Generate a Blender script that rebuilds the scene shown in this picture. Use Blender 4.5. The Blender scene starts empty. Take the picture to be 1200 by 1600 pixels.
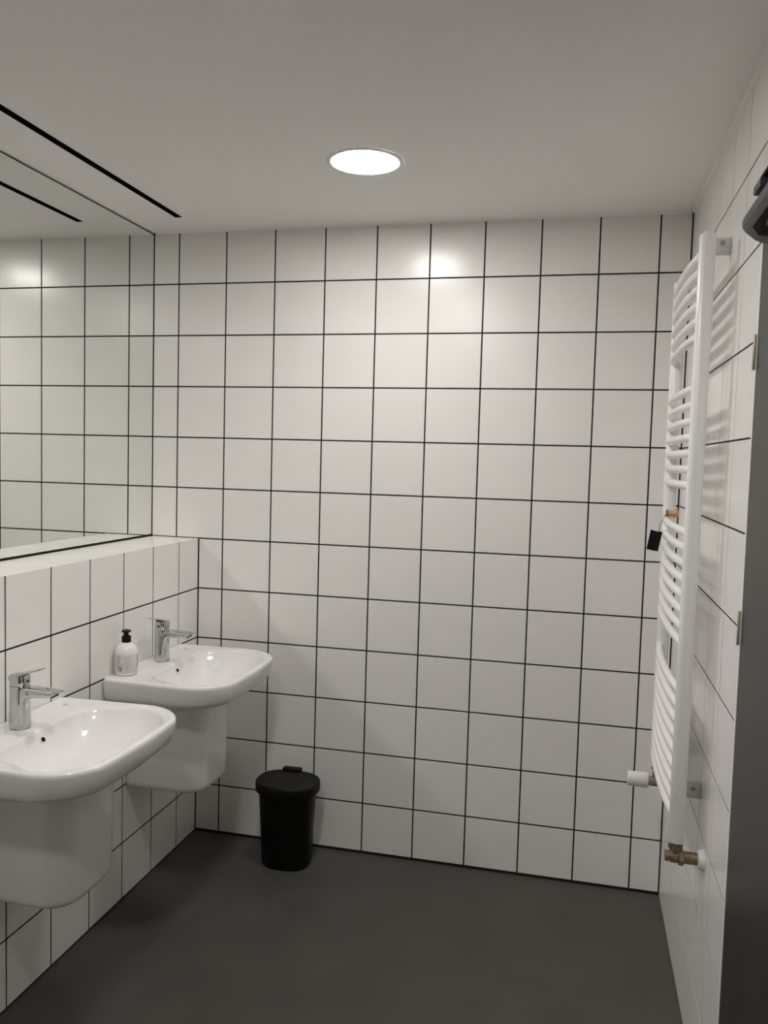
import bpy, bmesh, math, random
from mathutils import Vector, Matrix

random.seed(7)
S = bpy.context.scene
C = S.collection
PI = math.pi

# ------------------------------------------------------------------ camera
cam_d = bpy.data.cameras.new('camera')
cam = bpy.data.objects.new('camera', cam_d)
C.objects.link(cam)
RIGHT = Vector((0.97157235, 0.23519015, 0.0270695))
DOWN = Vector((0.04235728, -0.06019421, -0.99728758))
FWD = Vector((-0.23292279, 0.97008363, -0.06844504))
m = Matrix((RIGHT, -DOWN, -FWD)).transposed().to_4x4()
m.translation = Vector((1.46389, -3.08487, 1.53713))
cam.matrix_world = m
cam_d.sensor_fit = 'VERTICAL'
cam_d.sensor_height = 36.0
cam_d.sensor_width = 27.0
cam_d.lens = 36.0 * 1312.77 / 1600.0
cam_d.shift_x = (600 - 586.23) / 1600.0
cam_d.shift_y = (806.14 - 800) / 1600.0
cam_d.clip_start = 0.02
S.camera = cam

# ------------------------------------------------------------------ world, exposure, sampling
w = bpy.data.worlds.new('world')
S.world = w
w.use_nodes = True
w.node_tree.nodes['Background'].inputs[0].default_value = (0.5, 0.49, 0.47, 1)
w.node_tree.nodes['Background'].inputs[1].default_value = 0.02
S.view_settings.view_transform = 'Standard'
S.view_settings.look = 'None'
S.view_settings.gamma = 1.0
S.view_settings.exposure = 0.0
S.view_settings.use_curve_mapping = False
cy = S.cycles
cy.use_denoising = True
cy.max_bounces = 11
cy.diffuse_bounces = 8
cy.glossy_bounces = 5
cy.caustics_reflective = True
cy.blur_glossy = 0.0
cy.sample_clamp_indirect = 0.0
cy.use_guiding = True
cy.surface_guiding_probability = 0.7
LAMP_STRENGTH = 83.0
LAMP_COLOUR = (1.0, 0.97, 0.93)

# ------------------------------------------------------------------ materials
def mat(name, col, rough=0.5, metal=0.0, spec=0.5, emit=None, strength=0.0, coat=0.0):
    M = bpy.data.materials.new(name)
    M.use_nodes = True
    b = M.node_tree.nodes['Principled BSDF']
    b.inputs['Base Color'].default_value = (*col, 1)
    b.inputs['Roughness'].default_value = rough
    b.inputs['Metallic'].default_value = metal
    b.inputs['Specular IOR Level'].default_value = spec
    b.inputs['Coat Weight'].default_value = coat
    if emit:
        b.inputs['Emission Color'].default_value = (*emit, 1)
        b.inputs['Emission Strength'].default_value = strength
    return M

def noisy(M, scale, c1, c2, detail=4.0, bump=0.0, rough=None, lo=0.35, hi=0.65):
    """Procedural colour variation (and fine relief) from object coordinates."""
    nt = M.node_tree
    b = nt.nodes['Principled BSDF']
    tc = nt.nodes.new('ShaderNodeTexCoord')
    n = nt.nodes.new('ShaderNodeTexNoise')
    n.inputs['Scale'].default_value = scale
    n.inputs['Detail'].default_value = detail
    nt.links.new(tc.outputs['Object'], n.inputs['Vector'])
    r = nt.nodes.new('ShaderNodeValToRGB')
    r.color_ramp.elements[0].position = lo
    r.color_ramp.elements[1].position = hi
    r.color_ramp.elements[0].color = (*c1, 1)
    r.color_ramp.elements[1].color = (*c2, 1)
    nt.links.new(n.outputs['Fac'], r.inputs['Fac'])
    nt.links.new(r.outputs['Color'], b.inputs['Base Color'])
    if rough:
        mr = nt.nodes.new('ShaderNodeMapRange')
        mr.inputs['To Min'].default_value = rough[0]
        mr.inputs['To Max'].default_value = rough[1]
        nt.links.new(n.outputs['Fac'], mr.inputs['Value'])
        nt.links.new(mr.outputs['Result'], b.inputs['Roughness'])
    if bump:
        n2 = nt.nodes.new('ShaderNodeTexNoise')
        n2.inputs['Scale'].default_value = scale * 6
        nt.links.new(tc.outputs['Object'], n2.inputs['Vector'])
        bp = nt.nodes.new('ShaderNodeBump')
        bp.inputs['Strength'].default_value = bump
        bp.inputs['Distance'].default_value = 0.001
        nt.links.new(n2.outputs['Fac'], bp.inputs['Height'])
        nt.links.new(bp.outputs['Normal'], b.inputs['Normal'])
    return M

TILE = noisy(mat('glazed_tile', (0.8, 0.79, 0.77), 0.24), 3.0, (0.82, 0.81, 0.785), (0.85, 0.84, 0.815))
GROUT = noisy(mat('dark_grout', (0.02, 0.018, 0.017), 0.9, spec=0.2), 60, (0.014, 0.012, 0.011), (0.024, 0.02, 0.018))
PAINT = noisy(mat('ceiling_paint', (0.74, 0.73, 0.7), 0.85, spec=0.25), 40, (0.875, 0.86, 0.835), (0.885, 0.872, 0.848), bump=0.05)
FLOOR = noisy(mat('grey_vinyl', (0.05, 0.048, 0.045), 0.5, spec=0.35), 5, (0.063, 0.059, 0.054), (0.074, 0.07, 0.064), detail=8, bump=0.15, rough=(0.42, 0.6))
CERAMIC = mat('glazed_ceramic', (0.80, 0.795, 0.785), 0.06)
CHROME = mat('chrome', (0.56, 0.565, 0.57), 0.06, metal=1.0)
CHROME_DARK = mat('dark_chrome', (0.05, 0.05, 0.05), 0.3, metal=0.6)  # dark metal for the aerator, lever dot and base seal
MIRROR = mat('silvered_glass', (0.885, 0.895, 0.875), 0.0, metal=1.0)
MIRROR_EDGE = mat('mirror_edge', (0.015, 0.015, 0.015), 0.6)
BLACK_PLASTIC = noisy(mat('black_plastic', (0.004, 0.004, 0.004), 0.4, spec=0.22), 90, (0.003, 0.003, 0.0032), (0.004, 0.004, 0.0042), bump=0.08)
LID_PLASTIC = mat('matt_black_lid', (0.0035, 0.0037, 0.0038), 0.55, spec=0.25)
SLOT_BLACK = mat('slot_black', (0.004, 0.004, 0.004), 0.7, spec=0.1)
ENAMEL = mat('white_enamel', (0.87, 0.86, 0.86), 0.25)
WHITE_PLASTIC = mat('white_plastic', (0.8, 0.79, 0.77), 0.4)
TRANSLUCENT_GREY = mat('grey_white_plastic', (0.62, 0.61, 0.58), 0.45)
BRASS = noisy(mat('brass', (0.35, 0.22, 0.10), 0.35, metal=0.85), 80, (0.24, 0.18, 0.115), (0.36, 0.28, 0.19), rough=(0.3, 0.5))
NICKEL = mat('nickel', (0.55, 0.52, 0.5), 0.25, metal=1.0)
WOOD = noisy(mat('pale_wood', (0.5, 0.3, 0.13), 0.6), 70, (0.42, 0.25, 0.10), (0.56, 0.35, 0.16))
CARD = mat('black_card', (0.006, 0.006, 0.006), 0.8, spec=0.2)
CORD = mat('brown_cord', (0.09, 0.06, 0.05), 0.8)
DOOR = noisy(mat('grey_door_laminate', (0.055, 0.052, 0.047), 0.36, spec=0.34), 8, (0.028, 0.0265, 0.024), (0.034, 0.032, 0.029), rough=(0.33, 0.4))
CLOSER = mat('dark_grey_casting', (0.045, 0.044, 0.041), 0.5)
BEIGE_STEEL = mat('hinge_steel', (0.45, 0.40, 0.33), 0.45, metal=0.5)
DIFFUSER = mat('lit_diffuser', (0.9, 0.9, 0.9), 0.5, emit=LAMP_COLOUR, strength=LAMP_STRENGTH)
BOTTLE = mat('white_bottle_plastic', (0.84, 0.83, 0.82), 0.22)
SCREW = mat('zinc_screw', (0.3, 0.34, 0.36), 0.4, metal=0.8)
INK = mat('label_ink', (0.11, 0.10, 0.095), 0.6)
INK_BROWN = mat('label_brown_stripe', (0.3, 0.19, 0.1), 0.6)
MARK = mat('grey_maker_mark', (0.33, 0.33, 0.33), 0.4)
LABEL = noisy(mat('beige_label', (0.6, 0.55, 0.5), 0.55), 420, (0.47, 0.45, 0.42), (0.68, 0.66, 0.63), detail=2, lo=0.30, hi=0.5)

# ------------------------------------------------------------------ helpers
def mesh_obj(name, bm, M, parent=None, smooth=False, sharp=None):
    me = bpy.data.meshes.new(name)
    bmesh.ops.recalc_face_normals(bm, faces=bm.faces[:])
    if smooth:
        for f in bm.faces:
            f.smooth = True
        if sharp:
            for e in bm.edges:
                if len(e.link_faces) == 2 and e.calc_face_angle(0) > sharp:
                    e.smooth = False
    bm.to_mesh(me)
    bm.free()
    me.materials.append(M)
    o = bpy.data.objects.new(name, me)
    C.objects.link(o)
    if parent:
        o.parent = parent
    return o

def thing(name, label, cat, loc=(0, 0, 0), group=None):
    o = bpy.data.objects.new(name, None)
    o.empty_display_size = 0.05
    C.objects.link(o)
    o.location = loc
    o['label'] = label
    o['category'] = cat
    if group:
        o['group'] = group
    return o

def tag(o, label, cat, group=None):
    o['label'] = label
    o['category'] = cat
    if group:
        o['group'] = group
    return o

def structure(o, label=None, cat=None):
    o['kind'] = 'structure'
    if label:
        o['label'] = label
    if cat:
        o['category'] = cat
    return o

def box(bm, x0, x1, y0, y1, z0, z1, bev=0.0, seg=2):
    vs = [bm.verts.new(p) for p in ((x0, y0, z0), (x1, y0, z0), (x1, y1, z0), (x0, y1, z0), (x0, y0, z1), (x1, y0, z1), (x1, y1, z1), (x0, y1, z1))]
    fs = [bm.faces.new([vs[i] for i in q]) for q in ((0, 3, 2, 1), (4, 5, 6, 7), (0, 1, 5, 4), (1, 2, 6, 5), (2, 3, 7, 6), (3, 0, 4, 7))]
    if bev:
        es = list({e for f in fs for e in f.edges})
        bmesh.ops.bevel(bm, geom=es, offset=bev, segments=seg, affect='EDGES', profile=0.5)
    return bm

def loft(bm, rings, cap0=True, cap1=True, closed=True):
    """Rings: lists of points, all of one length, joined one to the next."""
    vr = [[bm.verts.new(p) for p in r] for r in rings]
    n = len(vr[0])
    for a, b in zip(vr, vr[1:]):
        for i in range(n if closed else n - 1):
            j = (i + 1) % n
            bm.faces.new((a[i], a[j], b[j], b[i]))
    if cap0:
        bm.faces.new(list(reversed(vr[0])))
    if cap1:
        bm.faces.new(vr[-1])
    return bm

def lathe(bm, prof, n=32, axis='Z', origin=(0, 0, 0), cap0=True, cap1=True):
    rings = []
    ox, oy, oz = origin
    for r, h in prof:
        ring = []
        for k in range(n):
            a = 2 * PI * k / n
            u, v = r * math.cos(a), r * math.sin(a)
            if axis == 'Z':
                ring.append((ox + u, oy + v, oz + h))
            elif axis == 'X':
                ring.append((ox + h, oy + u, oz + v))
            else:
                ring.append((ox + u, oy + h, oz + v))
        rings.append(ring)
    return loft(bm, rings, cap0, cap1)

def tube(bm, pts, rad, n=12, cap=True):
    pts = [Vector(p) for p in pts]
    rings = []
    up = None
    for i, p in enumerate(pts):
        d = (pts[min(i + 1, len(pts) - 1)] - pts[max(i - 1, 0)]).normalized()
        if up is None:
            up = Vector((0, 0, 1)) if abs(d.z) < 0.9 else Vector((1, 0, 0))
        s = d.cross(up).normalized()
        up = s.cross(d).normalized()
        r = rad[i] if isinstance(rad, (list, tuple)) else rad
        rings.append([tuple(p + (s * math.cos(2 * PI * k / n) + up * math.sin(2 * PI * k / n)) * r) for k in range(n)])
    return loft(bm, rings, cap, cap)

def round_rect(hx, hy, r, n=6, cx=0.0, cy=0.0):
    """Rounded rectangle outline, counter-clockwise, 4*(n+1) points."""
    out = []
    for sx, sy, a0 in ((1, 1, 0), (-1, 1, PI / 2), (-1, -1, PI), (1, -1, 1.5 * PI)):
        for k in range(n + 1):
            a = a0 + PI / 2 * k / n
            out.append((cx + sx * (hx - r) + r * math.cos(a), cy + sy * (hy - r) + r * math.sin(a)))
    return out

# ------------------------------------------------------------------ the room
XM, XR = -0.205, 1.808          # mirror plane, right wall plane
YB = -3.75                      # wall behind the camera
H = 2.4
TT = 0.0007                     # tile stands this far proud of the grout bed
JOINT = 0.0054
P = 0.2

def slab(name, dims, M):
    return mesh_obj(name, box(bmesh.new(), *dims), M)

floor = structure(slab('floor', (-0.35, 2.0, YB - 0.1, 0.15, -0.08, 0.0), FLOOR), 'smooth dark grey seamless floor of the washroom', 'floor')

# ceiling: one slab with the long slot left open
SX0, SX1, SY0, SY1 = -0.0145, 0.0125, -2.85, -0.195
bm = bmesh.new()
box(bm, -0.35, SX0, YB - 0.1, 0.15, H, H + 0.08)
box(bm, SX1, 2.0, YB - 0.1, 0.15, H, H + 0.08)
box(bm, SX0, SX1, YB - 0.1, SY0, H, H + 0.08)
box(bm, SX0, SX1, SY1, 0.15, H, H + 0.08)
structure(mesh_obj('ceiling', bm, PAINT), 'plain white painted ceiling with a round light and a black slot', 'ceiling')

back = structure(slab('wall_back', (-0.35, 2.0, TT, 0.12, 0.0, H), GROUT), 'back wall of white square tiles with thin black joints', 'wall')
left = structure(mesh_obj('wall_left', box(box(bmesh.new(), -0.35, XM - 0.012, YB, 0.0, 0.0, H), XM - 0.012, -TT, YB, 0.0, 0.0, 1.2 - TT), GROUT),
                 'low tiled boxed-out wall under the mirror, carrying both basins', 'wall')
DY0, DY1, DZ = -2.12, -1.215, 1.997      # door opening
bm = bmesh.new()
box(bm, XR + TT, 2.0, DY1, 0.0, 0.0, H)
box(bm, XR + TT, 2.0, DY0, DY1, DZ, H)
box(bm, XR + TT, 2.0, YB, DY0, 0.0, H)
right = structure(mesh_obj('wall_right', bm, GROUT), 'right wall of white square tiles behind the towel radiator', 'wall')
structure(slab('wall_front', (-0.35, 2.0, YB - 0.1, YB, 0.0, H), mat('grey_partition', (0.15, 0.146, 0.14), 0.6)), 'plain grey end wall facing the tiled back wall', 'wall')

_tiles = {}
def tile_mesh(w_, h_):
    key = (round(w_, 4), round(h_, 4))
    if key not in _tiles:
        bm = bmesh.new()
        hw, hh, b = w_ / 2, h_ / 2, 0.0004
        r0 = [(-hw, -hh, 0), (hw, -hh, 0), (hw, hh, 0), (-hw, hh, 0)]
        r1 = [(x, y, TT * 0.45) for x, y, _ in r0]
        r2 = [(x - math.copysign(b, x), y - math.copysign(b, y), TT) for x, y, _ in r0]
        loft(bm, [r0, r1, r2], cap0=False)
        bmesh.ops.recalc_face_normals(bm, faces=bm.faces[:])
        me = bpy.data.meshes.new('tile')
        bm.to_mesh(me)
        bm.free()
        me.materials.append(TILE)
        _tiles[key] = me
    return _tiles[key]

def lay(parent, u0, u1, v0, v1, place, jl=JOINT / 2, jr=JOINT / 2, jb=JOINT / 2, jt=JOINT / 2):
    """One tile in the cell u0..u1, v0..v1; place(u, v) gives its matrix on the wall."""
    u0 += jl; u1 -= jr; v0 += jb; v1 -= jt
    if u1 - u0 < 0.012 or v1 - v0 < 0.012:
        return
    o = bpy.data.objects.new('tile', tile_mesh(u1 - u0, v1 - v0))
    C.objects.link(o)
    o.parent = parent
    t = Matrix.Rotation(random.gauss(0, 0.0007), 4, 'X') @ Matrix.Rotation(random.gauss(0, 0.0007), 4, 'Y')
    o.matrix_world = place((u0 + u1) / 2, (v0 + v1) / 2) @ Matrix.Translation((0, 0, 0.0001)) @ t

def frame_matrix(xa, ya, za, org):
    mm = Matrix((Vector(xa), Vector(ya), Vector(za))).transposed().to_4x4()
    mm.translation = Vector(org)
    return mm

on_back = lambda u, v: frame_matrix((1, 0, 0), (0, 0, 1), (0, -1, 0), (u, TT, v))
on_left = lambda u, v: frame_matrix((0, 1, 0), (0, 0, 1), (1, 0, 0), (-TT, u, v))
on_right = lambda u, v: frame_matrix((0, -1, 0), (0, 0, 1), (-1, 0, 0), (XR + TT, -u, v))
on_ledge = lambda u, v: frame_matrix((1, 0, 0), (0, 1, 0), (0, 0, 1), (u, v, 1.2 - TT))

# back wall: 12 rows, columns counted from the mirror corner
xs = [XM + 0.001] + [-0.0966 + P * k for k in range(10)] + [XR]
for r in range(12):
    zb = 0.011 if r == 0 else 0.0
    for a, b in zip(xs, xs[1:]):
        if r < 6:
            if b <= 0.0:
                continue
            a = max(a, 0.0)
        if b - a < 0.02:
            continue
        lay(back, a, b, r * P, (r + 1) * P, on_back, jl=0.004 if a == 0.0 else 0.0015 if a == xs[0] else JOINT / 2,
            jr=0.0045 if b == XR else JOINT / 2, jb=max(JOINT / 2, zb), jt=0.0005 if r == 11 else JOINT / 2)

# boxed-out wall under the mirror, and its top
ys = [0.0] + [-0.166 - P * k for k in range(18)] + [YB]
for a, b in zip(ys[1:], ys):
    for r in range(6):
        lay(left, a, b, r * P, (r + 1) * P, on_left, jr=0.0035 if b == 0.0 else JOINT / 2, jl=JOINT / 2,
            jb=0.006 if r == 0 else JOINT / 2, jt=0.0006 if r == 5 else JOINT / 2)
    lay(left, XM + 0.002, -0.0004, a, b, on_ledge, jl=0.002, jr=0.0, jb=0.0009, jt=0.0009 if b < 0 else 0.003)

# right wall, u runs towards the camera
us = [0.0] + [P * (k + 1) for k in range(6)]
us[-1] = -DY1 - 0.014
for a, b in zip(us, us[1:]):
    for r in range(12):
        lay(right, a, b, r * P, (r + 1) * P, on_right, jl=0.003 if a == 0 else 0.0021, jr=0.0021, jb=0.004 if r == 0 else 0.0021,
            jt=0.0005 if r == 11 else 0.0021)
for k in range(6, 11):
    a, b = P * k, min(P * (k + 1), -DY0 + 0.08)
    if k == 6:
        a = us[-1]
    for r in (10, 11):
        lay(right, a, b, r * P, (r + 1) * P, on_right, jl=0.0008, jr=0.0008, jb=0.0016, jt=0.0016)
us2 = [-DY0] + [P * k for k in range(11, 19)] + [-YB]
for a, b in zip(us2, us2[1:]):
    for r in range(12 if a >= 2.2 else 10):
        lay(right, a, b, r * P, (r + 1) * P, on_right, jl=0.0008, jr=0.0008, jb=0.0016, jt=0.0016)

# white edge strip where the tiles meet the door, and the sealant along the ceiling
structure(mesh_obj('trim_1', box(bmesh.new(), XR - 0.001, XR + 0.02, DY1, DY1 + 0.013, 0.0, DZ, 0.001), WHITE_PLASTIC),
          'thin white edge strip between the right wall tiles and the dark door', 'trim')
structure(mesh_obj('trim_2', loft(bmesh.new(), [[(XR, y, H), (XR - 0.006, y, H), (XR, y, H - 0.006)] for y in (YB, -0.006)]), PAINT),
          'fine white sealant line along the ceiling above the right wall', 'trim')
structure(mesh_obj('trim_3', loft(bmesh.new(), [[(x, 0.0, H), (x, 0.0, H - 0.004), (x, -0.004, H)] for x in (XM + 0.012, XR - 0.006)]), PAINT),
          'fine white sealant line along the ceiling above the back wall', 'trim')

# ------------------------------------------------------------------ mirror
mir = thing('wall_mirror', 'large frameless wall mirror above the low tiled wall, up to the ceiling', 'mirror', (XM, -1.5, 1.2))
mir_y0, mir_y1 = -3.0, -0.0025
def world_child(name, bm, M, parent, smooth=False, sharp=None):
    """Mesh given in world coordinates, hung under a thing whose origin lies elsewhere."""
    bmesh.ops.translate(bm, verts=bm.verts[:], vec=-parent.matrix_basis.translation)
    return mesh_obj(name, bm, M, parent, smooth, sharp)
world_child('glass_pane', box(bmesh.new(), XM - 0.005, XM, mir_y0, mir_y1, 1.2075, H - 0.007), MIRROR, mir)
world_child('backing', box(bmesh.new(), XM - 0.0119, XM - 0.0051, mir_y0 + 0.002, mir_y1 - 0.001, 1.202, H - 0.001), MIRROR_EDGE, mir)

# ------------------------------------------------------------------ ceiling slot
sl = thing('ceiling_slot', 'long black slot recessed in the white ceiling beside the mirror', 'slot', (0, -1.5, H))
world_child('channel', loft(bmesh.new(), [[(SX0, y, H - 0.0008), (SX0, y, H + 0.03), (SX1, y, H + 0.03), (SX1, y, H - 0.0008), (SX1 - 0.0016, y, H - 0.0008), (SX1 - 0.0016, y, H + 0.0284),
                                       (SX0 + 0.0016, y, H + 0.0284), (SX0 + 0.0016, y, H - 0.0008)] for y in (SY0 + 0.001, SY1 - 0.001)]), SLOT_BLACK, sl)
world_child('end_plate', box(bmesh.new(), SX0, SX1, SY1 - 0.0009, SY1 - 0.0001, H - 0.0004, H + 0.03), SLOT_BLACK, sl)
world_child('divider', box(bmesh.new(), 0.0042, 0.0052, SY0 + 0.002, SY1 - 0.0015, H + 0.004, H + 0.028), SLOT_BLACK, sl)
# ------------------------------------------------------------------ ceiling lights
def ceiling_light(loc, label):
    t = thing('ceiling_light', label, 'ceiling light', loc, 'round ceiling lights')
    bm = bmesh.new()
    lathe(bm, [(0.1, -0.0003), (0.1, -0.0035), (0.103, -0.0045), (0.109, -0.004), (0.113, -0.0015), (0.1135, -0.0003)], 64, cap0=False, cap1=False)
    mesh_obj('rim', bm, WHITE_PLASTIC, t, True, 1.0)
    bm = bmesh.new()
    lathe(bm, [(0.0995, -0.0006), (0.0995, -0.0026), (0.06, -0.003), (0.01, -0.003)], 64)
    mesh_obj('diffuser', bm, DIFFUSER, t, True, 0.8)
    return t
ceiling_light((0.82, -0.65, H), 'round lit ceiling light with thin white rim, in front of the back wall')
ceiling_light((0.82, -1.65, H), 'round lit ceiling light, second from the back wall, in line with the door')
ceiling_light((0.82, -2.65, H), 'added unseen round ceiling light, third and farthest from the tiled back wall')  # extra lamp out of view, added to lift the room's brightness

# ------------------------------------------------------------------ washbasins
def polar(outline, c, n):
    """Resample a closed outline at n even angles about c (cast rays), so that different outlines loft together."""
    res = []
    m_ = len(outline)
    for k in range(n):
        a = 2 * PI * (k + 0.5) / n
        d = (math.cos(a), math.sin(a))
        best = None
        for i in range(m_):
            (x1, y1), (x2, y2) = outline[i], outline[(i + 1) % m_]
            ex, ey = x2 - x1, y2 - y1
            det = d[0] * -ey + ex * d[1]
            if abs(det) < 1e-12:
                continue
            qx, qy = x1 - c[0], y1 - c[1]
            t_ = (qx * -ey + ex * qy) / det
            s_ = (d[0] * qy - d[1] * qx) / det
            if t_ > 0 and -1e-6 <= s_ <= 1 + 1e-6 and (best is None or t_ > best):
                best = t_
        res.append((c[0] + d[0] * best, c[1] + d[1] * best))
    return res

def d_outline(x0, x1, hb, hf, rb, rf, bow, n=14):
    """Plan of a basin: straight back at x0 (half width hb), flaring to hf, rounded front at x1 + bow in the middle."""
    pts = []
    def arc(cx, cy_, r, a0, a1, k):
        for i in range(k + 1):
            a = a0 + (a1 - a0) * i / k
            pts.append((cx + r * math.cos(a), cy_ + r * math.sin(a)))
    arc(x1 - rf, hf - rf, rf, 0, PI / 2, n)
    arc(x0 + rb, hb - rb, rb, PI / 2, PI, max(2, n // 3))
    arc(x0 + rb, -hb + rb, rb, PI, 1.5 * PI, max(2, n // 3))
    arc(x1 - rf, -hf + rf, rf, 1.5 * PI, 2 * PI, n)
    for i in range(1, n):
        y = -(hf - rf) + 2 * (hf - rf) * i / n
        pts.append((x1, y))
    f = []
    for x, y in pts:
        k = max(0.0, 1 - (y / hf) ** 2)
        g = max(0.0, (x - x0) / (x1 - x0))
        f.append((x + bow * k * g * g, y))
    return f

ZR = 0.806
N = 160
def washbasin(yc, label, mark):
    t = thing('washbasin', label, 'washbasin', (0.0, yc, 0.0), 'white wall-hung washbasins')
    cc = (0.23, 0.0)
    def outer(inset):
        return polar(d_outline(0.0015, 0.402 - inset, 0.274 - inset, 0.284 - inset, max(0.002, 0.008 - inset * 0.3), max(0.03, 0.12 - inset * 0.6), 0.022), cc, N)
    def bowl(inset, dz=0):
        return polar(d_outline(0.121 + inset * 0.8, 0.376 - inset, 0.222 - inset, 0.252 - inset, max(0.03, 0.085 - inset * 0.2), max(0.05, 0.115 - inset * 0.3), 0.018), cc, N)
    def ring(o2, z):
        return [(x, y, z) for x, y in o2]
    def blend(a, b, f):
        return [(ax + (bx - ax) * f, ay + (by - ay) * f) for (ax, ay), (bx, by) in zip(a, b)]
    o0 = outer(0.0)
    def shrink(f):
        return [(0.0015 + (x - 0.0015) * f, y * f) for x, y in o0]
    rings = [ring(shrink(0.40), ZR - 0.146), ring(shrink(0.48), ZR - 0.142), ring(shrink(0.55), ZR - 0.130), ring(shrink(0.62), ZR - 0.109), ring(shrink(0.68), ZR - 0.0955), ring(shrink(0.74), ZR - 0.0918), ring(shrink(0.80), ZR - 0.088), ring(shrink(0.90), ZR - 0.0805), ring(shrink(0.945), ZR - 0.0735), ring(shrink(0.966), ZR - 0.0665), ring(shrink(0.977), ZR - 0.059),
             ring(shrink(0.986), ZR - 0.048), ring(shrink(0.994), ZR - 0.032), ring(o0, ZR - 0.014), ring(o0, ZR - 0.0085), ring(outer(0.0012), ZR - 0.0045), ring(outer(0.0035), ZR - 0.0014),
             ring(outer(0.0075), ZR - 0.0001), ring(outer(0.010), ZR)]
    oi, b0 = outer(0.014), bowl(-0.012)
    rings += [ring(oi, ZR - 0.0003), ring(blend(oi, b0, 0.5), ZR - 0.0012), ring(b0, ZR - 0.0022), ring(bowl(-0.007), ZR - 0.0032), ring(bowl(-0.002), ZR - 0.0052)]
    dish = bowl(-0.002)
    def toward(f):
        return [(0.235 + (x - 0.235) * f, y * f) for x, y in dish]
    for f, dz in ((0.987, 0.0082), (0.970, 0.0135), (0.943, 0.0215), (0.91, 0.0300), (0.865, 0.0400), (0.81, 0.0505), (0.74, 0.0615), (0.66, 0.0720), (0.575, 0.0815), (0.48, 0.0905), (0.38, 0.0985), (0.28, 0.1055), (0.20, 0.1100)):
        rings.append(ring(toward(f), ZR - dz))
    dr = [(0.235 + 0.024 * math.cos(2 * PI * (k + 0.5) / N), 0.024 * math.sin(2 * PI * (k + 0.5) / N)) for k in range(N)]
    rings += [ring(dr, ZR - 0.1130)]
    bm = bmesh.new()
    loft(bm, rings)
    mesh_obj('bowl', bm, CERAMIC, t, True, 0.9)
    # drain
    bm = bmesh.new()
    lathe(bm, [(0.0225, ZR - 0.1129), (0.0225, ZR - 0.1122), (0.02, ZR - 0.1118), (0.006, ZR - 0.1115)], 32, origin=(0.235, 0, 0))
    mesh_obj('drain_plug', bm, CERAMIC, t, True, 0.7)
    # overflow hole in the back of the bowl
    nrm = Vector((0.86, 0, 0.5)).normalized()
    o_ = Vector((0.1305, -0.004, ZR - 0.0275))
    bm = bmesh.new()
    loft(bm, [[(0.0115 * q * math.cos(a), 0.0098 * q * math.sin(a), h_) for a in [2 * PI * k / 24 for k in range(24)]] for q, h_ in ((1.0, 0.0), (0.92, 0.0007), (0.66, 0.0005))], cap0=False, cap1=False)
    hole = mesh_obj('overflow_ring', bm, CERAMIC, t, True)
    bm = bmesh.new()
    loft(bm, [[(0.0088 * q * math.cos(a), 0.0072 * q * math.sin(a), h_) for a in [2 * PI * k / 24 for k in range(24)]] for q, h_ in ((1.0, 0.0003), (0.9, 0.0006))], cap0=False)
    hole2 = mesh_obj('overflow_hole', bm, SLOT_BLACK, t, False)
    q = nrm.to_track_quat('Z', 'Y')
    for hh in (hole, hole2):
        hh.matrix_local = Matrix.Translation(o_) @ q.to_matrix().to_4x4()
    # half pedestal
    def ped(hw, dp, r):
        return polar(d_outline(0.0015, dp, hw, hw + 0.004, 0.004, r, 0.010), (0.1, 0.0), 96)
    bm = bmesh.new()
    loft(bm, [ring(ped(0.112, 0.254, 0.062), 0.393), ring(ped(0.122, 0.266, 0.062), 0.3965), ring(ped(0.1265, 0.271, 0.062), 0.404), ring(ped(0.128, 0.2725, 0.062), 0.416),
              ring(ped(0.131, 0.277, 0.062), 0.56), ring(ped(0.134, 0.282, 0.062), ZR - 0.0915)])
    mesh_obj('pedestal', bm, CERAMIC, t, True, 0.9)
    # small printed mark on the far back corner of the deck
    bm = bmesh.new()
    for k in range(4):
        box(bm, 0.050 + 0.0042 * k, 0.0532 + 0.0042 * k, mark - 0.0022, mark + 0.0022, ZR - 0.0012, ZR - 0.0004)
    mesh_obj('maker_mark', bm, MARK, t)
    return t

YF, YN = -0.425, -1.185
washbasin(YF, 'white ceramic washbasin on a half pedestal, with the soap bottle on its rim', 0.205)
washbasin(YN, 'white ceramic washbasin on a half pedestal, with no bottle on its rim', 0.205)

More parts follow.
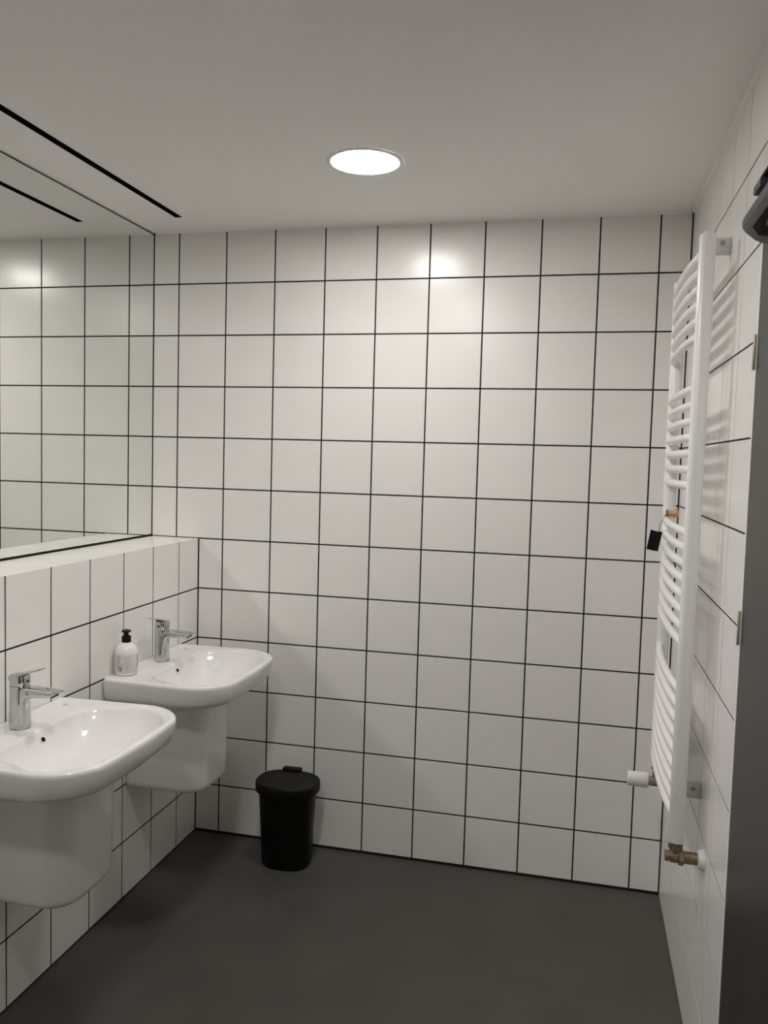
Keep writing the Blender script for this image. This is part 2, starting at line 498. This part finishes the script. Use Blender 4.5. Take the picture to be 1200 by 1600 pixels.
# ------------------------------------------------------------------ taps
def basin_tap(loc, lever_turn, label):
    t = thing('basin_tap', label, 'tap', loc, 'chrome mixer taps')
    def sec(hx, hy, r, z, dx=0):
        return [(x + dx, y, z) for x, y in round_rect(hx, hy, r, 8)]
    bm = bmesh.new()
    loft(bm, [sec(0.0255, 0.024, 0.018, 0.0), sec(0.0258, 0.0243, 0.018, 0.0015), sec(0.0248, 0.0235, 0.0175, 0.02), sec(0.0238, 0.0226, 0.017, 0.06), sec(0.0238, 0.0226, 0.017, 0.09),
              sec(0.0242, 0.0228, 0.0165, 0.110), sec(0.0235, 0.022, 0.016, 0.1125)])
    mesh_obj('body', bm, CHROME, t, True, 0.7)
    # spout: sections along +X
    bm = bmesh.new()
    rings = []
    for x, hy, zt, zb in ((0.008, 0.021, 0.1105, 0.055), (0.017, 0.0212, 0.1108, 0.070), (0.024, 0.0212, 0.111, 0.0795), (0.034, 0.021, 0.111, 0.0845), (0.05, 0.0205, 0.1108, 0.0862), (0.075, 0.0195, 0.1098, 0.0875),
                          (0.093, 0.019, 0.1085, 0.0885), (0.105, 0.0187, 0.1075, 0.0945), (0.118, 0.0183, 0.1063, 0.1022), (0.1205, 0.0175, 0.1055, 0.1035)):
        cz, hz = (zt + zb) / 2, (zt - zb) / 2
        rings.append([(x, y, cz + z) for y, z in round_rect(hy, hz, min(hz * 0.8, hy * 0.42), 6)])
    loft(bm, rings)
    mesh_obj('spout', bm, CHROME, t, True, 0.6)
    bm = bmesh.new()
    lathe(bm, [(0.0105, 0.0), (0.0105, 0.004), (0.008, 0.0045)], 24)
    aer = mesh_obj('aerator', bm, CHROME_DARK, t, True, 0.7)
    aer.matrix_local = Matrix.Translation((0.1035, 0, 0.0945)) @ Matrix.Rotation(PI - 0.52, 4, 'Y')
    # lever: block on the body plus a thin rising blade
    lv = Matrix.Rotation(lever_turn, 4, 'Z')
    bm = bmesh.new()
    loft(bm, [sec(0.0215, 0.0205, 0.015, 0.1126), sec(0.0235, 0.022, 0.0155, 0.1165), sec(0.0235, 0.022, 0.0155, 0.134), sec(0.0215, 0.021, 0.015, 0.1405, -0.001), sec(0.017, 0.018, 0.012, 0.1425, -0.002)])
    rings = []
    for x, hy, zt, th in ((-0.0225, 0.0185, 0.139, 0.013), (-0.012, 0.0205, 0.1425, 0.012), (0.005, 0.0205, 0.1465, 0.0085), (0.025, 0.0195, 0.1515, 0.0055), (0.05, 0.0175, 0.158, 0.004), (0.066, 0.0155, 0.162, 0.003), (0.069, 0.0135, 0.1625, 0.002)):
        rings.append([(x, y, zt - th / 2 + z) for y, z in round_rect(hy, th / 2, th * 0.42, 4)])
    loft(bm, rings)
    bmesh.ops.transform(bm, matrix=lv, verts=bm.verts[:])
    mesh_obj('lever', bm, CHROME, t, True, 0.6)
    bm = bmesh.new()
    lathe(bm, [(0.0042, 0.0), (0.0042, 0.0006), (0.003, 0.0008)], 16, 'X', (0.0234, 0.0, 0.125))
    bmesh.ops.transform(bm, matrix=lv, verts=bm.verts[:])
    mesh_obj('temperature_dot', bm, CHROME_DARK, t, True, 0.6)
    bm = bmesh.new()
    lathe(bm, [(0.027, 0.0), (0.027, 0.0012), (0.0262, 0.0016)], 32, origin=(0, 0, -0.0012))
    mesh_obj('base_seal', bm, CHROME_DARK, t, True, 0.6)
    return t

basin_tap((0.062, YF + 0.01, ZR - 0.0008), -PI / 2 - 0.05, 'chrome mixer tap with its lever swung sideways, on the basin with the soap bottle')
basin_tap((0.062, YN - 0.005, ZR - 0.0008), 0.0, 'chrome mixer tap with its lever straight over the spout, on the basin without a bottle')

# ------------------------------------------------------------------ soap bottle
sb = thing('soap_dispenser', 'white pump soap bottle with beige printed label and black pump, on basin rim', 'soap bottle', (0.0405, -0.618, ZR - 0.0001))
bm = bmesh.new()
lathe(bm, [(0.031, 0.0), (0.0345, 0.0015), (0.0365, 0.005), (0.037, 0.010), (0.037, 0.068), (0.0363, 0.076), (0.034, 0.085), (0.030, 0.0925), (0.0245, 0.0985), (0.018, 0.103), (0.0135, 0.1055), (0.0125, 0.109)], 48)
mesh_obj('bottle_body', bm, BOTTLE, sb, True, 0.9)
bm = bmesh.new()
lathe(bm, [(0.0372, 0.009), (0.03745, 0.0095), (0.03745, 0.0695), (0.0372, 0.070)], 48, cap0=False, cap1=False)
lab = mesh_obj('label', bm, LABEL, sb, True)
def on_label(bm, a0, a1, z0, z1, r=0.0376, n=4):
    pts = []
    for k in range(n + 1):
        a = a0 + (a1 - a0) * k / n
        pts.append((bm.verts.new((r * math.cos(a), r * math.sin(a), z0)), bm.verts.new((r * math.cos(a), r * math.sin(a), z1))))
    for (a, b), (c, d) in zip(pts, pts[1:]):
        bm.faces.new((a, c, d, b))
view = math.atan2(-3.085 + 0.618, 1.464 - 0.0405)       # the side of the bottle turned to the room
bm = bmesh.new()
for k in range(7):                                      # small dark block of bars at the lower left
    on_label(bm, view - 0.62 + 0.038 * k, view - 0.62 + 0.038 * k + (0.026 if k % 3 else 0.016), 0.017, 0.030, n=1)
mesh_obj('bar_block', bm, INK, lab)
bm = bmesh.new()
for k in range(14):                                     # columns of fine unreadable print
    z = 0.064 - 0.0032 * k
    on_label(bm, view - 0.86, view - 0.86 + random.uniform(0.22, 0.34), z, z + 0.0011, n=2)
for k in range(11):
    z = 0.062 - 0.0042 * k
    on_label(bm, view - 0.12 + random.uniform(0, 0.12), view + 0.12 + random.uniform(0, 0.25), z, z + 0.0012, n=2)
mesh_obj('small_print', bm, mat('grey_print', (0.33, 0.30, 0.27), 0.6), lab)
bm = bmesh.new()
on_label(bm, view + 1.13, view + 1.30, 0.022, 0.066)
mesh_obj('brown_stripe', bm, INK_BROWN, lab)
bm = bmesh.new()
lathe(bm, [(0.0145, 0.106), (0.0152, 0.107), (0.0152, 0.1235), (0.0135, 0.127), (0.0085, 0.129), (0.0075, 0.1295), (0.0075, 0.139), (0.0145, 0.1395), (0.0155, 0.141), (0.0155, 0.1435), (0.0135, 0.1455)], 32)
pump = mesh_obj('pump', bm, BLACK_PLASTIC, sb, True, 0.6)
d_ = Vector((-0.5, 0.86, 0))
bm = bmesh.new()
tube(bm, [Vector((0, 0, 0.1415)) + d_ * 0.008, Vector((0, 0, 0.1415)) + d_ * 0.024, Vector((0, 0, 0.1385)) + d_ * 0.031], [0.0042, 0.004, 0.0034], 10)
mesh_obj('nozzle', bm, BLACK_PLASTIC, pump, True, 0.6)

# ------------------------------------------------------------------ waste bin
BX, BY = 0.449, -0.150
bn = thing('waste_bin', 'black plastic waste bin with a lid, on the floor against the back wall', 'waste bin', (BX, BY, 0.0))
def oval(hx, hy, z, n=72, e=2.35):
    out = []
    for k in range(n):
        a = 2 * PI * k / n
        c, s = math.cos(a), math.sin(a)
        out.append((hx * math.copysign(abs(c) ** (2 / e), c), hy * math.copysign(abs(s) ** (2 / e), s), z))
    return out
bm = bmesh.new()
loft(bm, [oval(0.082, 0.064, 0.0), oval(0.090, 0.072, 0.004), oval(0.0935, 0.0755, 0.014), oval(0.098, 0.079, 0.10), oval(0.106, 0.086, 0.25), oval(0.108, 0.0875, 0.282), oval(0.111, 0.0905, 0.284), oval(0.111, 0.0905, 0.294), oval(0.106, 0.086, 0.2945)])
mesh_obj('bin_body', bm, BLACK_PLASTIC, bn, True, 0.7)
bm = bmesh.new()
loft(bm, [oval(0.113, 0.0925, 0.2945), oval(0.118, 0.0975, 0.283), oval(0.1205, 0.1, 0.286), oval(0.121, 0.1005, 0.312), oval(0.1195, 0.099, 0.3185), oval(0.1165, 0.096, 0.3215), oval(0.112, 0.0915, 0.3222), oval(0.106, 0.0855, 0.3205), oval(0.06, 0.048, 0.3225), oval(0.01, 0.008, 0.323)])
lid = mesh_obj('lid', bm, LID_PLASTIC, bn, True, 0.8)
mesh_obj('hinge_tab', box(bmesh.new(), -0.052, 0.022, 0.082, 0.108, 0.310, 0.332, 0.004), LID_PLASTIC, lid, True, 0.6)

# ------------------------------------------------------------------ towel radiator
PX, PN, PF = 1.740, -0.912, -0.358
rad = thing('towel_radiator', 'tall white ladder towel radiator with curved bars on the right wall', 'radiator', (PX, (PN + PF) / 2, 0.6))
Z0, Z1 = 0.597, 2.094
def collector(y):
    bm = bmesh.new()
    def d_sec(s, z):
        pts = []
        for k in range(24):
            a = 2 * PI * k / 24
            c, s_ = math.cos(a), math.sin(a)
            e = 2.0 if c < 0 else 3.2       # rounder to the room, flatter to the wall
            pts.append((PX + 0.0188 * s * math.copysign(abs(c) ** (2 / e), c), y + 0.0165 * s * math.copysign(abs(s_) ** (2 / e), s_), z))
        return pts
    loft(bm, [d_sec(0.7, Z0), d_sec(0.93, Z0 + 0.001), d_sec(1, Z0 + 0.004), d_sec(1, Z1 - 0.006), d_sec(0.9, Z1 - 0.002), d_sec(0.6, Z1)])
    return world_child('collector', bm, ENAMEL, rad, True, 0.9)
near_c, far_c = collector(PN), collector(PF)
for yy in (PN, PF):
    bm = bmesh.new()
    lathe(bm, [(0.0085, 0), (0.0085, 0.003), (0.006, 0.0045)], 20, origin=(PX, yy, Z1 - 0.0002))
    world_child('air_vent', bm, WHITE_PLASTIC, rad, True, 0.7)
bar_z = [1.851 + 0.0392 * k for k in range(6)] + [1.4905 + 0.0395 * k for k in range(7)] + [1.101 + 0.0392 * k for k in range(8)] + [0.667 + 0.0392 * k for k in range(9)]
YC = (PN + PF) / 2
bm = bmesh.new()
HB = (PN - PF) / 2
SAG = 0.013
path = []
for k in range(25):
    s = -1 + 2 * k / 24
    path.append((PX - 0.0075 - SAG * (1 - abs(s) ** 2.4), YC + abs(HB) * 0.985 * s, 0.0))
tube(bm, path, 0.0108, 12)
bmesh.ops.translate(bm, verts=bm.verts[:], vec=(-PX, -YC, 0))
first = mesh_obj('bar', bm, ENAMEL, rad, True, 0.9)
first.location = (0, 0, bar_z[0] - 0.6)
for z in bar_z[1:]:
    o = first.copy()
    C.objects.link(o)
    o.parent = rad
    o.location = (0, 0, z - 0.6)
for yy, zz in ((-0.812, 2.086), (-0.458, 2.086), (-0.812, 0.700), (-0.458, 0.700)):
    br = world_child('wall_bracket', box(bmesh.new(), 1.738, XR - 0.0004, yy - 0.012, yy + 0.012, zz - 0.0195, zz + 0.0195, 0.002), TRANSLUCENT_GREY, rad, True, 0.5)
    bm = bmesh.new()
    lathe(bm, [(0.0062, 0.0), (0.0062, -0.0016), (0.0045, -0.0024), (0.0018, -0.0016)], 16, 'Y', (1.7865, yy - 0.012, zz + 0.006))
    s_ = world_child('screw', bm, SCREW, rad, True, 0.6)
    s_.parent = br
    s_.location = (0, 0, 0)
# return valve on the near collector, into the wall
v = world_child('return_valve', lathe(bmesh.new(), [(0.014, 0.0), (0.014, -0.006), (0.0175, -0.0065), (0.0175, -0.016), (0.0135, -0.017), (0.0135, -0.034)], 6, 'Z', (PX, PN, Z0 + 0.001)), BRASS, rad, True, 0.5)
def more(name, bm, M, par, smooth=True, sharp=0.6):
    o = world_child(name, bm, M, rad, smooth, sharp)
    o.parent = par
    return o
ZV = 0.5605
bm = bmesh.new()
lathe(bm, [(0.0125, 1.7155), (0.0135, 1.7165), (0.0135, 1.729), (0.0155, 1.730), (0.0155, 1.7465)], 24, 'X', (0, PN, ZV))
lathe(bm, [(0.0155, 1.747), (0.0195, 1.748), (0.0195, 1.760), (0.0155, 1.761)], 6, 'X', (0, PN, ZV - 0.001))
lathe(bm, [(0.0152, 1.761), (0.0152, 1.797)], 24, 'X', (0, PN, ZV))
more('valve_body', bm, BRASS, v)
bm = bmesh.new()
lathe(bm, [(0.0165, 1.7925), (0.0215, 1.7935), (0.0255, 1.801), (0.0265, XR - 0.0003)], 32, 'X', (0, PN, ZV))
more('wall_rosette', bm, WHITE_PLASTIC, v)
# thermostatic valve on the far collector
v = world_child('thermostatic_valve', lathe(bmesh.new(), [(0.0125, 0.0), (0.0125, -0.007), (0.0145, -0.0075), (0.0145, -0.015), (0.0105, -0.016), (0.0105, -0.045)], 6, 'Z', (PX, PF, Z0 + 0.001)), NICKEL, rad, True, 0.5)
bm = bmesh.new()
lathe(bm, [(0.0115, 1.724), (0.0125, 1.7245), (0.0125, 1.733), (0.0115, 1.734), (0.0115, 1.757), (0.0105, 1.758), (0.0105, 1.798)], 20, 'X', (0, PF, 0.547))
lathe(bm, [(0.0142, 1.7195), (0.0155, 1.7205), (0.0155, 1.727), (0.0142, 1.728)], 12, 'X', (0, PF, 0.547))
more('valve_body', bm, NICKEL, v)
bm = bmesh.new()
lathe(bm, [(0.0135, 1.7935), (0.0185, 1.7945), (0.023, 1.801), (0.0245, XR - 0.0003)], 32, 'X', (0, PF, 0.547))
more('wall_rosette', bm, WHITE_PLASTIC, v)
bm = bmesh.new()
lathe(bm, [(0.012, 1.6555), (0.0205, 1.656), (0.0222, 1.658), (0.0228, 1.664), (0.0235, 1.70), (0.0238, 1.716), (0.0225, 1.7185), (0.013, 1.7195)], 40, 'X', (0, PF, 0.547))
more('thermostat_head', bm, WHITE_PLASTIC, v, True, 0.9)

# ------------------------------------------------------------------ wooden peg with a black tag
YP, ZP = -0.4, 1.395
pg = thing('hanging_tag', 'small black card tag on a cord from a wooden peg, hung on the radiator', 'tag', (1.73, YP, ZP))
bm = bmesh.new()
lathe(bm, [(0.0085, 1.727), (0.0095, 1.7285), (0.0095, 1.748), (0.0118, 1.749), (0.0128, 1.752), (0.0128, 1.760), (0.0115, 1.762)], 24, 'X', (0, YP, ZP))
world_child('wooden_peg', bm, WOOD, pg, True, 0.7)
bm = bmesh.new()
ringp = [(1.7295, YP + 0.0108 * math.cos(a), ZP + 0.0108 * math.sin(a)) for a in [2 * PI * k / 20 for k in range(21)]]
tube(bm, ringp, 0.0012, 6)
tube(bm, [(1.7295, YP - 0.0108, ZP + 0.001), (1.7185, YP - 0.024, ZP - 0.012), (1.709, YP - 0.034, ZP - 0.035), (1.705, YP - 0.037, ZP - 0.057)], 0.0011, 6)
world_child('cord', bm, CORD, pg, True)
bm = bmesh.new()
gx, gz = 8, 10
top, bot = [], []
M_t = Matrix.Translation((1.699, YP - 0.0385, ZP - 0.0545)) @ Matrix.Rotation(0.16, 4, 'Y') @ Matrix.Rotation(0.12, 4, 'X')
for s_ in (1, -1):
    g = [[bm.verts.new(M_t @ Vector((-0.017 + 0.034 * i / gx, 0.004 * math.sin(PI * i / gx) + s_ * 0.0005, -0.060 * j / gz + 0.0035 * (1 if j == 0 else (0.4 if j == gz else 0)) * abs(-1 + 2 * i / gx) ** 2))) for i in range(gx + 1)] for j in range(gz + 1)]
    for j in range(gz):
        for i in range(gx):
            bm.faces.new((g[j][i], g[j][i + 1], g[j + 1][i + 1], g[j + 1][i]))
    (top if s_ == 1 else bot).extend(g)
rim_t = [top[0][i] for i in range(gx + 1)] + [top[j][gx] for j in range(1, gz + 1)] + [top[gz][i] for i in range(gx - 1, -1, -1)] + [top[j][0] for j in range(gz - 1, 0, -1)]
rim_b = [bot[0][i] for i in range(gx + 1)] + [bot[j][gx] for j in range(1, gz + 1)] + [bot[gz][i] for i in range(gx - 1, -1, -1)] + [bot[j][0] for j in range(gz - 1, 0, -1)]
for i in range(len(rim_t)):
    j = (i + 1) % len(rim_t)
    bm.faces.new((rim_t[i], rim_t[j], rim_b[j], rim_b[i]))
world_child('card', bm, CARD, pg)

# ------------------------------------------------------------------ door and its closer
dr = structure(thing('door_1', 'dark grey flush door in the right wall beside the radiator', 'door', (XR, -1.66, 0.0)))
world_child('door_leaf', box(bmesh.new(), XR + 0.0002, XR + 0.045, DY0 + 0.004, DY1 - 0.003, 0.006, DZ - 0.004, 0.0015), DOOR, dr, False)
for zz in (1.775, 1.2025, 0.25):
    bm = bmesh.new()
    lathe(bm, [(0.003, -0.036), (0.0035, -0.035), (0.0035, 0.035), (0.003, 0.036)], 16, 'Z', (XR - 0.0037, DY1 + 0.006, zz))
    world_child('hinge', bm, BEIGE_STEEL, dr, True, 0.7)
cl = thing('door_closer', 'dark grey door closer at the top of the dark door', 'door closer', (1.78, -1.42, 2.0))
CY0, CY1 = -1.585, -1.295
prof = [(1.8078, 1.970), (1.790, 1.9725), (1.776, 1.979), (1.758, 1.994), (1.7525, 2.001), (1.7515, 2.012), (1.7535, 2.020), (1.767, 2.040), (1.773, 2.046), (1.8078, 2.046)]
bm = bmesh.new()
def psec(y, s):
    cx_, cz_ = 1.8078, 2.008
    return [(cx_ + (x - cx_) * s, y, cz_ + (z - cz_) * (0.6 + 0.4 * s)) for x, z in prof]
loft(bm, [psec(CY0, 0.9), psec(CY0 + 0.008, 1.0), psec(CY1 - 0.010, 1.0), psec(CY1 - 0.003, 0.97), psec(CY1, 0.9)])
world_child('closer_body', bm, CLOSER, cl, True, 0.35)
# black recess panel under the body
n_ = Vector((-0.64, 0, -0.77)).normalized()
bm = bmesh.new()
loft(bm, [[(1.7995, CY1 - 0.055, 1.9708), (1.7995, CY1 - 0.19, 1.9708), (1.776, CY1 - 0.20, 1.9785), (1.762, CY1 - 0.185, 1.9903), (1.762, CY1 - 0.06, 1.9903), (1.776, CY1 - 0.045, 1.9785)],
          [(1.799, CY1 - 0.057, 1.9697), (1.799, CY1 - 0.188, 1.9697), (1.7752, CY1 - 0.198, 1.9775), (1.7612, CY1 - 0.183, 1.9893), (1.7612, CY1 - 0.062, 1.9893), (1.7752, CY1 - 0.047, 1.9775)]])
world_child('recess_panel', bm, SLOT_BLACK, cl)
bm = bmesh.new()
box(bm, 1.757, 1.777, -1.43, -1.37, 2.041, 2.058, 0.003)
world_child('arm_pivot', bm, CLOSER, cl, True, 0.5)
bm = bmesh.new()
box(bm, 1.762, 1.776, -1.62, -1.385, 2.0585, 2.066, 0.0015)
world_child('arm', bm, SLOT_BLACK, cl, True, 0.5)
